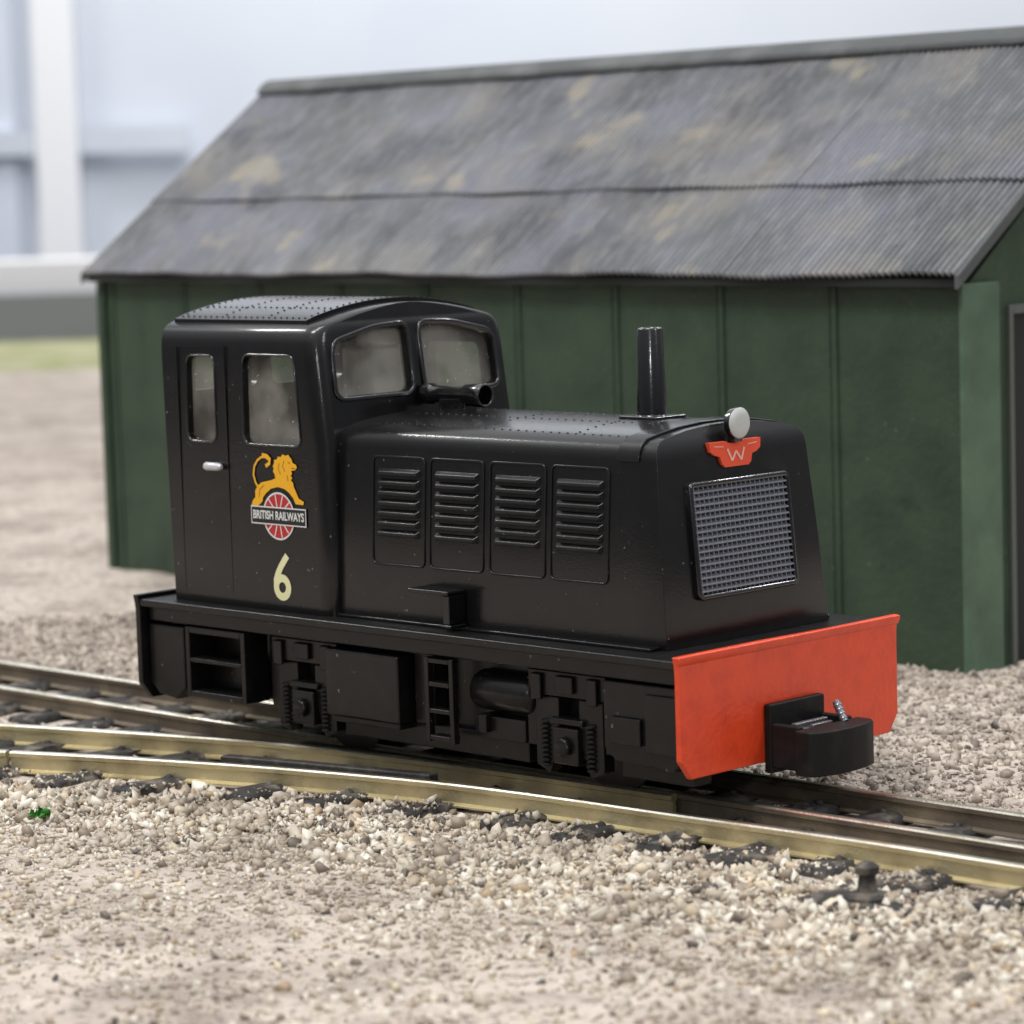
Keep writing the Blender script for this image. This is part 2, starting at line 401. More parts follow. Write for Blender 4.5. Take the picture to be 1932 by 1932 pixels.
# grille
GX=lambda z:xfr(z)
b=LB();out=rrect(-.655,.655,1.70,2.70,.06);inn=offs(out,-.05)
ring(b,inn,out,lambda p:(GX(p[1])-.02,p[0],p[1]),lambda p:(GX(p[1])+.055,p[0],p[1]))
fr=obj('radiator_grille',b,GLOSS,hood,.022,seg=4)
b=LB();nr=16;dz=(2.645-1.755)/nr
for k in range(nr):
    z0=1.755+k*dz;X=GX(z0)
    pr=[(.002,0),(.022,dz*.08),(.046,dz*.28),(.044,dz*.48),(.002,dz*.80)]
    vs=[(X+d,-.61,z0+zz) for d,zz in pr]+[(X+d,.61,z0+zz) for d,zz in pr];m=len(pr)
    b.add(vs,[(i,i+1,m+i+1,m+i) for i in range(m-1)]+[tuple(range(m)),tuple(range(m,2*m))])
nc=20;z0,z1=1.75,2.65
for k in range(nc):
    y=-.58+k*1.16/(nc-1);h=.005
    b.add([(GX(z0)+.028,y-h,z0),(GX(z0)+.028,y+h,z0),(GX(z1)+.028,y+h,z1),(GX(z1)+.028,y-h,z1),(GX(z0),y-h,z0),(GX(z0),y+h,z0),(GX(z1),y+h,z1),(GX(z1),y-h,z1)],
      [(0,1,2,3),(0,3,7,4),(1,5,6,2)])
obj('grille_mesh',b,GRILLE,fr,smooth=40)
# badge
bz=2.79
sh=[(-.17,0),(.17,0),(.21,.03),(.235,.10),(.30,.115),(.36,.15),(.375,.235),(.12,.235),(.10,.215),(-.10,.215),(-.12,.235),(-.375,.235),(-.36,.15),(-.30,.115),(-.235,.10),(-.21,.03)]
sh=[(u*.9,v*.93) for u,v in sh]
b=LB();nn=len(sh)
vs=[(fx(bz+v)-.02,u,bz+v) for u,v in sh]+[(xfr(bz+v)+.03,u,bz+v) for u,v in sh]
b.add(vs,[tuple(range(nn,2*nn))]+[(i,(i+1)%nn,nn+(i+1)%nn,nn+i) for i in range(nn)],0)
for a,c in (((-.11,.155),(-.06,.05)),((-.06,.05),(0,.13)),((0,.13),(.06,.05)),((.06,.05),(.11,.155)),((-.28,.185),(-.16,.175)),((.28,.185),(.16,.175))):
    A_=Vector(a);C_=Vector(c);t=(C_-A_).normalized();m_=Vector((-t.y,t.x))*(.011 if abs(a[0])<.13 else .004)
    b.add([(xfr(bz+q.y)+.034+.001*a[0],q.x,bz+q.y) for q in (A_+m_,A_-m_,C_-m_,C_+m_)],[(0,1,2,3)],1)
obj('badge',b,[BADGE,PINK],hood,smooth=0,label='red winged maker badge')
# headlight
b=LB();b.tube([(-.05,.06),(-.02,.12),(.03,.13),(.05,.13)],(6.46,0,3.16),'x',28);b.box(6.42,6.5,-.05,.05,3.0,3.1)
hl=obj('headlight',b,GLOSS,hood)
b=LB();b.tube([(0,.13),(.01,.133),(.022,.12),(.03,.07),(.033,.01)],(6.511,0,3.16),'x',28)
obj('headlight_lens',b,LAMP,hl)
# exhaust
b=LB();b.tube([(-.05,.17),(.02,.17),(.03,.135),(.78,.112),(.80,.105),(.80,.085),(.74,.08)],(5.42,.1,3.155),'z',28)
b.box(5.20,5.64,-.10,.30,3.13,3.185)
obj('exhaust_stack',b,GLOSS,loco,.012)
# horn
b=LB();b.tube([(0,.10),(.1,.10),(.13,.08),(.5,.075),(.56,.105),(.76,.115),(.80,.11),(.80,.088),(.6,.06)],(2.60,.04,3.305),'x',24)
b.box(2.85,3.2,-.04,.12,3.14,3.27)
obj('horn',b,GLOSS,loco,.01)
def beam(x0,x1,name,m,lip=0):
    b=LB();s=[(-1.45,.5),(-1.33,.34),(1.30,.34),(1.42,.5),(1.42,1.22),(1.43,1.30),(1.455,1.375),(.5,1.368),(-.4,1.375),(-1.475,1.37),(-1.46,1.30),(-1.45,1.22)]
    b.prism(s,'x',x0,x1)
    if lip: b.prism([(x1+.001,1.29),(x1+.022,1.345),(x1+.022,1.372),(x1+.001,1.372)],'y',-1.47,1.45)
    return obj(name,b,m,loco,.014,seg=3)
bm1=beam(7.0,7.06,'buffer_beam',RED,1);bm1['label']='bright red front buffer beam'
beam(-.07,0.0,'buffer_beam',FRAME)
def coupling(sg,x):
    X=lambda t:x+sg*t
    yo=-.05
    b=LB();bx=lambda a,c,y0,y1,*r:b.box(min(X(a),X(c)),max(X(a),X(c)),y0+yo,y1+yo,*r)
    bx(.0,.08,-.36,.36,.25,.84);bx(.08,.60,-.24,.24,.34,.54)
    s=[(X(.38),-.42+yo),(X(.54),-.42+yo),(X(.60),-.36+yo),(X(.645),-.2+yo),(X(.66),yo),(X(.645),.2+yo),(X(.60),.36+yo),(X(.54),.42+yo),(X(.38),.42+yo)]
    b.prism(s,'z',.28,.66)
    bx(.08,.38,-.36,-.29,.30,.68);bx(.08,.38,.29,.36,.30,.68)
    cp=obj('coupling',b,MATT,loco,.018,seg=2)
    b=LB();bx2=lambda a,c,y0,y1,*r:b.box(min(X(a),X(c)),max(X(a),X(c)),y0+yo,y1+yo,*r)
    bx2(.12,.37,-.18,-.12,.55,.64);bx2(.12,.37,.0,.05,.55,.62);bx2(.2,.26,-.24,.18,.641,.68);bx2(.32,.36,-.14,.12,.641,.67)
    obj('coupling_hook',b,STEEL,cp,.01)
    b=LB();b.tube([(0,.035),(.18,.035),(.195,.02)],(0,0,0),'z',12)
    for k in range(4): b.tube([(0,.036),(.008,.039),(.016,.036)],(0,0,.02+k*.04),'z',12)
    Rm=Matrix.Rotation(-sg*.5,3,'Y');o0=Vector((X(.42),.20+yo,.655))
    b.v=[tuple(Rm@Vector((p[0]+OX,p[1],p[2]))+o0-Vector((OX,0,0))) for p in b.v]
    obj('coupling_pin',b,STEEL,cp)
coupling(1,7.06);coupling(-1,-.07)
def gear(sg):
    Y=lambda a,c:(min(sg*a,sg*c),max(sg*a,sg*c))
    def bx(b,x0,x1,a,c,z0,z1): y0,y1=Y(a,c);b.box(x0,x1,y0,y1,z0,z1)
    for (x0,x1,nm) in ((.02,.55,'end_block'),(6.05,6.98,'end_block')):
        b=LB();pl=[(x0,.50),(x0+.12,.40),(x1-.15,.36),(x1,.48),(x1,1.08),(x0,1.08)]
        y0,y1=Y(1.06,1.36 if x0<1 else 1.30);b.prism(pl,'y',y0,y1);e=obj(nm,b,FRAME,loco,.02)
        if x0>1:
            b=LB();bx(b,6.15,6.5,1.305,1.34,.55,.78);bx(b,6.55,6.9,1.305,1.33,.5,1.0);obj('end_block_cover',b,FRAME,e,.02)
    b=LB();bx(b,.60,.66,1.08,1.38,.42,1.1);bx(b,1.42,1.48,1.08,1.38,.42,1.1)
    bx(b,.661,1.419,1.08,1.38,.42,.48);bx(b,.661,1.419,1.08,1.38,.76,.80);bx(b,.661,1.419,1.08,1.38,1.04,1.1);bx(b,.661,1.419,1.06,1.10,.481,.759)
    obj('cab_step',b,FRAME,loco,.01)
    for xc in (2.15,5.55):
        b=LB()
        bx(b,xc-.46,xc+.46,1.06,1.22,.86,1.08)
        bx(b,xc-.40,xc-.28,1.22,1.26,.82,1.05);bx(b,xc+.26,xc+.38,1.22,1.26,.82,1.05);bx(b,xc-.1,xc+.1,1.22,1.26,.9,1.05)
        y0,y1=Y(1.06,1.20)
        b.prism([(xc-.40,.24),(xc-.24,.18),(xc-.12,.5),(xc-.12,.85),(xc-.40,.85)],'y',y0,y1)
        b.prism([(xc+.12,.5),(xc+.24,.18),(xc+.40,.24),(xc+.40,.85),(xc+.12,.85)],'y',y0,y1)
        bx(b,xc-.52,xc-.401,1.06,1.18,.40,1.0);bx(b,xc+.401,xc+.52,1.06,1.18,.40,1.0)
        g=obj('axle_guard',b,FRAME,loco,.012)
        b=LB();bx(b,xc-.15,xc+.15,1.06,1.26,.28,.60)
        b.tube([(0,.09),(.05,.09),(.06,.07)],(xc,1.26,.44),'y',8) if sg>0 else b.tube([(0,.07),(.01,.09),(.06,.09)],(xc,-1.32,.44),'y',8)
        bx(b,xc-.2,xc+.2,1.06,1.25,.62,.68)
        obj('axle_box',b,FRAME,g,.02)
        for dx in (-.27,.27):
            b=LB()
            for k in range(10): b.tube([(0,.036),(.008,.047),(.022,.047),(.030,.036)],(xc+dx,sg*1.205,.24+k*.042),'z',14)
            obj('coil_spring',b,FRAME,g)
    b=LB();bx(b,2.62,3.60,1.06,1.38,.45,1.06);bx(b,2.66,3.56,1.06,1.34,.38,.449);obj('battery_box',b,FRAME,loco,.02)
    b=LB();bx(b,3.96,4.01,1.32,1.39,.34,1.1);bx(b,4.27,4.32,1.32,1.39,.34,1.1)
    for z in (.36,.60,.84,1.05): bx(b,4.011,4.269,1.26,1.39,z,z+.04)
    obj('ladder',b,FRAME,loco,.008)
    b=LB();b.tube([(0,.10),(.04,.16),(.08,.18),(.70,.18),(.74,.16),(.78,.1)],(4.36,sg*1.10,.82),'x',24);obj('air_tank',b,FRAME,loco)
    b=LB();bx(b,2.6,5.0,1.0,1.14,.22,.44);bx(b,3.65,3.90,1.06,1.22,.45,1.1);bx(b,4.4,5.02,1.06,1.2,.4,.60);bx(b,4.5,4.6,1.06,1.27,.46,.62);bx(b,6.08,6.9,.9,1.12,.22,.42);obj('brake_beam',b,FRAME,loco,.015)
    for xc in (2.15,5.55):
        b=LB();b.tube([(0,.46),(.03,.46),(.035,.40),(.12,.40)],(xc,sg*.50-(0 if sg>0 else .12),.40),'y',36);obj('wheel',b,WHEEL,loco)
gear(-1);gear(1)
b=LB();b.box(1.2,6.4,-.44,.44,.15,.6);obj('chassis',b,FRAME,loco)

# ================================================================ SHED
TH=-.0487;SL=16.14;DEP=6.75;D=3.375
shed=empty('engine_shed',(-12.56,7.89,-.25),TH,'dark green timber model shed with grey corrugated roof','shed')
HW=4.25;EZ_=4.37;RZ=7.06;OV=.21;OL=.12
b=B();b.box(0,SL,0,.15,-.1,HW);b.box(0,SL,DEP-.15,DEP,-.1,HW)
gp=[(.15,-.1),(DEP-.15,-.1),(DEP-.15,HW+.0),(D,RZ-.25),(.15,HW+.0)]
b.prism(gp,'x',.001,.15)
gl=[(.15,3.95),(DEP-.15,3.95),(DEP-.15,HW),(D,RZ-.25),(.15,HW)]
b.prism(gl,'x',SL-.15,SL-.001)
b.box(SL-.15,SL-.001,.15,.84,-.1,3.949);b.box(SL-.15,SL-.001,3.4,DEP-.15,-.1,3.949)
for k,a in enumerate([14.33-i*1.755 for i in range(9)]):
    b.box(a-.02,a+.05,-.022,-.001,-.05,HW-.02)
    b.box(a-.1,a-.06,-.012,-.001,-.05,HW-.02)
wall=obj('wall',b,GREEN,shed,.01)
b=B();b.box(SL+.001,SL+.06,-.02,.62,-.06,HW+.02)
obj('corner_board',b,GTRIM,shed,.015)
b=B();b.box(-.05,.0,-.05,.3,-.06,HW-.02);b.box(0.0,.12,-.05,-.036,-.06,HW-.02);obj('corner_board',b,GREEN,shed,.015)
b=B();b.box(SL-.06,SL+.05,.80,.87,-.05,4.0);b.box(SL-.06,SL+.05,.871,3.4,3.9,4.0)
dr=obj('door',b,DGREY,shed,.01)
b=B();b.box(SL-.1,SL-.03,.871,3.4,-.05,3.899);obj('doorway_dark_sheet',b,DARK,dr)  # near-black sheet painted as the shade inside the open doorway
PITCH=.096
def roofmat():
    m=bpy.data.materials.new('corrugated_roof');m.use_nodes=True;nt=m.node_tree;bs=nt.nodes['Principled BSDF'];L=nt.links.new
    bs.inputs['Roughness'].default_value=.5;bs.inputs['Specular IOR Level'].default_value=.5
    tc=nt.nodes.new('ShaderNodeTexCoord')
    def noise(sc,det,vec):
        n=nt.nodes.new('ShaderNodeTexNoise');n.inputs['Scale'].default_value=sc;n.inputs['Detail'].default_value=det
        mp=nt.nodes.new('ShaderNodeMapping');mp.inputs['Scale'].default_value=vec;L(tc.outputs['Object'],mp.inputs[0]);L(mp.outputs[0],n.inputs[0]);return n.outputs['Fac']
    def rng_(s,a,c,o=1):
        r=nt.nodes.new('ShaderNodeMapRange');r.inputs[1].default_value=a;r.inputs[2].default_value=c;r.inputs[4].default_value=o;L(s,r.inputs[0]);return r.outputs[0]
    def mix(f,a,c):
        x=nt.nodes.new('ShaderNodeMix');x.data_type='RGBA';L(f,x.inputs[0])
        for i,q in ((6,a),(7,c)):
            if isinstance(q,tuple): x.inputs[i].default_value=(*q,1)
            else: L(q,x.inputs[i])
        return x.outputs[2]
    c=mix(rng_(noise(.5,3,(1,1,1)),.38,.62),(.125,.13,.136),(.185,.19,.225))
    c=mix(rng_(noise(.8,4,(1,1,1)),.50,.68,.75),c,(.25,.235,.215))
    c=mix(rng_(noise(.7,3,(1.1,1,1)),.60,.68,.5),c,(.20,.20,.26))
    c=mix(rng_(noise(1.0,2,(1,1.1,1.1)),.62,.70,.7),c,(.37,.33,.25))
    c=mix(rng_(noise(.7,5,(1.1,1,1)),.50,.64,.75),c,(.07,.072,.08))
    c=mix(rng_(noise(5,6,(3,.5,.5)),.46,.8,.55),c,(.33,.34,.35))
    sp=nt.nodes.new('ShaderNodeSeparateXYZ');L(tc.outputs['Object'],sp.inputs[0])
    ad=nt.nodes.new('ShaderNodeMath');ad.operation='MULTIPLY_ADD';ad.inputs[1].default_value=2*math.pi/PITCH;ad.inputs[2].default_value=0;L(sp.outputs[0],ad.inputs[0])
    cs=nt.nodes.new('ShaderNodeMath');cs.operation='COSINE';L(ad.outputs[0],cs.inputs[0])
    c=mix(rng_(cs.outputs[0],.5,-1,.85),c,(.035,.036,.04))  # shade painted into the colour of the valleys so the corrugation shows
    L(c,bs.inputs['Base Color'])
    n=noise(14,6,(1,1,1));bp=nt.nodes.new('ShaderNodeBump');bp.inputs['Strength'].default_value=.5;bp.inputs['Distance'].default_value=.02;L(n,bp.inputs['Height']);L(bp.outputs[0],bs.inputs['Normal'])
    return m
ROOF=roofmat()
sl=(RZ-EZ_)/(D+OV)
nrm=Vector((0,-sl,1)).normalized()
def sheet(b,a0,a1,t0,t1,lift,flip=False,pitch=PITCH):
    n=int((a1-a0)/pitch*8);vs=[];fs=[]
    ts=[t0,(t0+t1)/2,t1]
    for i in range(n+1):
        a=a0+(a1-a0)*i/n;w=.027*math.cos(2*math.pi*a/pitch)
        for t in ts:
            y=-OV+t*(D+OV);z=EZ_+t*(RZ-EZ_)
            ll=lift*(1-(t-t0)/(t1-t0)) + w
            wob=(.018 if t==0 else .009)*math.sin(a*1.3+t*3)+.006*math.sin(a*4.1)
            p=Vector((a,y+(.02*math.sin(a*2.1+1) if t in (0,.36) else 0),z+wob))+nrm*ll
            if flip: p.y=2*D-p.y
            vs.append(p)
            vs.append(p-nrm*.03 if not flip else p-Vector((0,-nrm.y,nrm.z))*.03)
    m=6
    for i in range(n):
        for j in range(2):
            q=i*m+j*2;fs.append((q,q+m,q+m+2,q+2));fs.append((q+1,q+3,q+m+3,q+m+1))
        fs.append((i*m,i*m+1,i*m+m+1,i*m+m));fs.append((i*m+4,i*m+m+4,i*m+m+5,i*m+5))
    fs.append((0,2,3,1));fs.append((2,4,5,3));e=n*m;fs.append((e,e+1,e+3,e+2));fs.append((e+2,e+3,e+5,e+4))
    b.add(vs,fs)
b=B()
edges=[-OL,1.9,4.1,6.3,8.45,10.6,12.8,15.0,SL+OL]
for i in range(len(edges)-1):
    lf=.0+.014*(i%2)
    for fl in (False,True):
        sheet(b,edges[i]-(.05 if i else 0),edges[i+1],0,.385,lf*.5+.0,fl)
        sheet(b,edges[i]-(.05 if i else 0),edges[i+1],.36,1.0,.04+lf*.6,fl)
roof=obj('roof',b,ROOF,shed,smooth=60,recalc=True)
b=B()
b.prism([(-OV+.06,EZ_-.13),(D,RZ-.13),(2*D+OV-.06,EZ_-.13),(2*D+OV-.06,EZ_-.045),(D,RZ-.04),(-OV+.06,EZ_-.045)],'x',-OL+.02,SL+OL-.02)
obj('roof_deck',b,DARK,roof)
for a in (-OL-.06,SL+OL):
    b=B();b.prism([(-OV-.02,EZ_-.16),(D,RZ-.16),(2*D+OV+.02,EZ_-.16),(2*D+OV+.02,EZ_+.0),(D,RZ+.02),(-OV-.02,EZ_+.0)],'x',a,a+.06)
    obj('verge_board',b,RIDGE,roof,.015)
b=B();rc=[(D-.25,RZ-.15),(D-.24,RZ-.07),(D-.12,RZ+.04),(D,RZ+.08),(D+.12,RZ+.04),(D+.24,RZ-.07),(D+.25,RZ-.15),(D+.1,RZ-.03),(D-.1,RZ-.03)]
b.prism([(y,z+.03) for y,z in rc],'x',-OL-.02,SL+OL+.08)
obj('ridge_cap',b,RIDGE,roof,.02)

# ================================================================ TRACK
track=empty('railway_track',(0,0,-.3),label='model railway turnout with brassy rails and dark sleepers',cat='railway track')
class TB(B):
    def add(s,vs,fs,mi=0): return B.add(s,[(p[0],p[1],p[2]+.3) for p in vs],fs,mi)
A=[(-9,-6.6),(-6,-5.15),(-3,-3.85),(-.44,-2.86),(1.0,-2.30),(2.46,-1.82),(4.07,-1.44),(5.4,-1.28),(6.74,-1.20),(8.48,-1.08),(10.15,-1.04),(14,-1.02)]
Bc=[(-9,-5.2),(-6,-3.85),(-3,-2.50),(-1.67,-1.98),(.0,-1.42),(1.45,-1.01),(3.0,-.80),(4.5,-.68),(6.2,-.60)]
Nn=[(-22,-.56),(-3.5,-.56),(14,-.46)]
Ff=[(-22,.52),(-3.5,.52),(14,.46)]
def smooth(P,n=10):
    P=[Vector(p) for p in P];o=[]
    for i in range(len(P)-1):
        p0=P[max(i-1,0)];p1=P[i];p2=P[i+1];p3=P[min(i+2,len(P)-1)]
        for k in range(n):
            t=k/n;o.append(.5*((2*p1)+(p2-p0)*t+(2*p0-5*p1+4*p2-p3)*t*t+(3*p1-p0-3*p2+p3)*t**3))
    o.append(P[-1]);return o
prof=[(-.07,-.20),(.07,-.20),(.07,-.185),(.022,-.165),(.020,-.065),(.042,-.052),(.042,-.012),(.030,0),(-.030,0),(-.042,-.014),(-.042,-.052),(-.020,-.065),(-.022,-.165),(-.07,-.185)]
def rail(P,side=None,name='rail'):
    P=smooth(P) if len(P)>3 else [Vector(p) for p in P];b=TB();vs=[];fs=[];m=len(prof);mi=[]
    for i,p in enumerate(P):
        t=(P[min(i+1,len(P)-1)]-P[max(i-1,0)]).normalized();nn=Vector((-t.y,t.x))
        vs+=[(p.x+nn.x*u,p.y+nn.y*u,v) for u,v in prof]
    for i in range(len(P)-1):
        for k in range(m):
            fs.append((i*m+k,i*m+(k+1)%m,(i+1)*m+(k+1)%m,(i+1)*m+k));mi.append(1 if k in (6,7,8) else 0)
    fs+=[tuple(range(m)),tuple(range((len(P)-1)*m,len(P)*m))];mi+=[0,0]
    b.add(vs,fs);b.m=mi
    obj(name,b,[side or RAILS,RAILT],track,smooth=30)
def yat(P,x):
    return float(np.interp(x,[p[0] for p in P],[p[1] for p in P]))
rail([(-9,-6.6),(-6,-5.15),(-3,-3.85),(-.36,-2.83)])
rail([(-.32,-2.815)]+A[4:]);rail(Bc);rail(Nn,RAILD);rail(Ff,RAILD)
b=TB();b.prism([(1.5,-.90),(1.6,-.93),(3.0,-.74),(4.1,-.65),(4.1,-.60),(3.0,-.62),(1.6,-.70)],'z',-.15,-.015)
obj('frog_plate',b,PLATE,track,.02)
b=TB();b.prism([(1.5,-1.75),(2.3,-1.55),(3.8,-1.22),(3.8,-1.10),(2.3,-1.42),(1.5,-1.62)],'z',-.2,-.01)
obj('check_rail',b,PLATE,track,.02)
def lump(b,x0,x1,y0,y1,z0,z1):
    us=[-1,-.97,-.85,-.5,0,.5,.85,.97,1];L_=y1-y0
    vt=[0,.012,.05]+list(np.linspace(.16,L_-.16,max(4,int(L_/.2))))+[L_-.05,L_-.012,L_];vs=[];fs=[]
    hs=[-1 if abs(u)==1 else (-.25 if abs(u)>.9 else (.6 if abs(u)>.8 else 1)) for u in us]
    for i,u in enumerate(us):
        for j,v in enumerate(vt):
            ev=min(v,L_-v);hv=-1 if ev<.005 else (-.1 if ev<.02 else (.65 if ev<.08 else 1))
            h=min(hs[i],hv);z=z1-(1-h)*.035 if h>-1 else z0
            sh_=.92 if ev<.02 else 1
            vs.append(((x0+x1)/2+(x1-x0)/2*u*sh_+random.uniform(-.018,.018),y0+v+random.uniform(-.018,.018),z+random.uniform(-.012,.012)))
    ny=len(vt)
    for i in range(len(us)-1):
        for j in range(ny-1):
            a=i*ny+j;fs.append((a,a+ny,a+ny+1,a+1))
    b.add(vs,fs)
def sleeper(x,y0,y1,ang=0,rails=()):
    b=TB();w=.19+random.uniform(-.03,.03);zt=-.158+random.uniform(-.018,.012)
    c,s=math.cos(ang),math.sin(ang);cy=(y0+y1)/2
    def R(p):
        dx,dy=p[0]-x,p[1]-cy;return (x+dx*c-dy*s,cy+dx*s+dy*c,p[2])
    t=B();lump(t,x-w,x+w,y0,y1,-.34,zt)
    for ry in rails:
        for d in (-.08,.08):
            t.dome((x,ry+d,zt-.02),.05,.055)
    b.add([R(p) for p in t.v],t.f)
    obj('sleeper',b,SLEEP,track,smooth=60)
x=-13.0;SX=[]
while x<13.5:
    if x<-1.2:
        sleeper(x,-1.05,1.05,0,(-.56,.52))
    else:
        ya=yat(A,x);sleeper(x,ya-.58+random.uniform(-.16,.12),1.05,-.04+random.uniform(-.06,.06),(ya,.48,yat(Bc,x) if x<6 else -.5));SX.append(x)
    x+=.84+random.uniform(-.16,.16)
for i in range(9):
    xx=-1.4-i*.8;cy=(yat(A,xx)+yat(Bc,xx))/2;ang=math.atan(.42)
    sleeper(xx,cy-1.05,cy+1.05,ang,(cy-.61,cy+.61))
b=TB();b.tube([(0,.20),(.07,.19),(.10,.08),(.22,.065),(.24,.095),(.29,.095),(.32,.05)],(9.42,-2.02,-.22),'z',14);b2=B();lump(b2,8.9,9.9,-2.28,-1.72,-.33,-.17);b.add(b2.v,b2.f)
obj('switch_pin',b,SLEEP,track,smooth=50)

# ================================================================ GROUND
C0=np.array([23.672,-19.904]);E=np.array([.7067,.7075]);FD=np.array([-.7075,.7067])
def hgt(x,y):
    return -.240+.018*np.sin(x*1.9+1)*np.sin(y*2.3+.5)+.012*np.sin(x*4.7+y*3.1)+.008*np.sin(x*9.1-y*7.7)
ss=np.concatenate([np.linspace(-46,-7,30),np.linspace(-6.8,6.8,150),np.linspace(7,46,30)])
tt=np.concatenate([np.linspace(14,34,210),np.linspace(34.5,97,60)])
S,T_=np.meshgrid(ss,tt,indexing='ij')
GXm=C0[0]+E[0]*S+FD[0]*T_;GYm=C0[1]+E[1]*S+FD[1]*T_
GZ=hgt(GXm,GYm)
vv=np.stack([GXm.ravel(),GYm.ravel(),GZ.ravel()],1);ni,nj=S.shape
idx=np.arange(ni*nj).reshape(ni,nj)
ff=np.stack([idx[:-1,:-1].ravel(),idx[1:,:-1].ravel(),idx[1:,1:].ravel(),idx[:-1,1:].ravel()],1)
me=bpy.data.meshes.new('ground');me.from_pydata(vv.tolist(),[],ff.tolist());me.polygons.foreach_set('use_smooth',[True]*len(me.polygons))
g=bpy.data.objects.new('ground',me);COL.objects.link(g);g['kind']='structure'
def groundmat():
    m=bpy.data.materials.new('sandy_ground');m.use_nodes=True;nt=m.node_tree;bs=nt.nodes['Principled BSDF'];L=nt.links.new
    bs.inputs['Roughness'].default_value=.9
    tc=nt.nodes.new('ShaderNodeTexCoord')
    def noise(sc,det=6):
        n=nt.nodes.new('ShaderNodeTexNoise');n.inputs['Scale'].default_value=sc;n.inputs['Detail'].default_value=det;L(tc.outputs['Object'],n.inputs[0]);return n.outputs['Fac']
    def rg(s,a,c,o=1):
        r=nt.nodes.new('ShaderNodeMapRange');r.inputs[1].default_value=a;r.inputs[2].default_value=c;r.inputs[4].default_value=o;L(s,r.inputs[0]);return r.outputs[0]
    def mix(f,a,c):
        x=nt.nodes.new('ShaderNodeMix');x.data_type='RGBA';L(f,x.inputs[0])
        for i,q in ((6,a),(7,c)):
            if isinstance(q,tuple): x.inputs[i].default_value=(*q,1)
            else: L(q,x.inputs[i])
        return x.outputs[2]
    c=mix(rg(noise(.45,4),.42,.64),(.57,.495,.43),(.42,.35,.30))
    c=mix(rg(noise(3,8),.5,.7),c,(.62,.55,.47))
    c=mix(rg(noise(9,6),.54,.66),c,(.20,.16,.135))
    c=mix(rg(noise(1.1,6),.52,.66,.75),c,(.27,.225,.195))
    L(c,bs.inputs['Base Color'])
    bp=nt.nodes.new('ShaderNodeBump');bp.inputs['Strength'].default_value=1;bp.inputs['Distance'].default_value=.07;L(noise(14,8),bp.inputs['Height']);L(bp.outputs[0],bs.inputs['Normal'])
    return m
me.materials.append(groundmat())
phi=(1+5**.5)/2
ico=np.array([(-1,phi,0),(1,phi,0),(-1,-phi,0),(1,-phi,0),(0,-1,phi),(0,1,phi),(0,-1,-phi),(0,1,-phi),(phi,0,-1),(phi,0,1),(-phi,0,-1),(-phi,0,1)]);ico/=np.linalg.norm(ico[0])
icf=np.array([(0,11,5),(0,5,1),(0,1,7),(0,7,10),(0,10,11),(1,5,9),(5,11,4),(11,10,2),(10,7,6),(7,1,8),(3,9,4),(3,4,2),(3,2,6),(3,6,8),(3,8,9),(4,9,5),(2,4,11),(6,2,10),(8,6,7),(9,8,1)])
chv=np.array([(-1,-1,-1),(1,-1,-1),(1,1,-1),(-1,1,-1),(-1,-1,1),(1,-1,1),(1,1,1),(-1,1,1)],float)*.62
chf=np.array([(0,2,1),(0,3,2),(4,5,6),(4,6,7),(0,1,5),(0,5,4),(1,2,6),(1,6,5),(2,3,7),(2,7,6),(3,0,4),(3,4,7)])
def gravel(name,P,R,mt):
    allv=[];allf=[];off=0
    pick=rng.uniform(0,1,len(P))<.65
    for sel,bv,bf,j1,j2 in ((pick,chv,chf,.5,.2),(~pick,ico,icf,.42,.2)):
        Ps=P[sel];Rs=R[sel];n=len(Ps);k=len(bv)
        V=bv[None]*(1+rng.uniform(-j1,j1,(n,k,1)))+rng.normal(0,j2,(n,k,3))
        V=V*rng.uniform(.4,1.45,(n,1,3))
        for (p,q,amp) in ((0,1,np.pi),(0,2,.8),(1,2,.8)):
            an=rng.uniform(-amp,amp,(n,1));c,s=np.cos(an),np.sin(an);a=V[...,p].copy();b_=V[...,q].copy()
            V[...,p]=a*c-b_*s;V[...,q]=a*s+b_*c
        V=V*Rs[:,None,None]+Ps[:,None,:]
        F_=(bf[None]+np.arange(n)[:,None,None]*k).reshape(-1,3)+off
        off+=n*k;allv.append(V.reshape(-1,3));allf.append(F_)
    V=np.concatenate(allv);Fc=np.concatenate(allf)
    me=bpy.data.meshes.new(name);me.vertices.add(len(V));me.vertices.foreach_set('co',V.reshape(-1).astype(np.float32))
    me.loops.add(len(Fc)*3);me.loops.foreach_set('vertex_index',Fc.reshape(-1).astype(np.int32))
    me.polygons.add(len(Fc));me.polygons.foreach_set('loop_start',np.arange(0,len(Fc)*3,3,dtype=np.int32));me.polygons.foreach_set('loop_total',np.full(len(Fc),3,dtype=np.int32))
    me.update(calc_edges=True);me.materials.append(mt)
    o=bpy.data.objects.new(name,me);COL.objects.link(o);o['kind']='stuff';return o
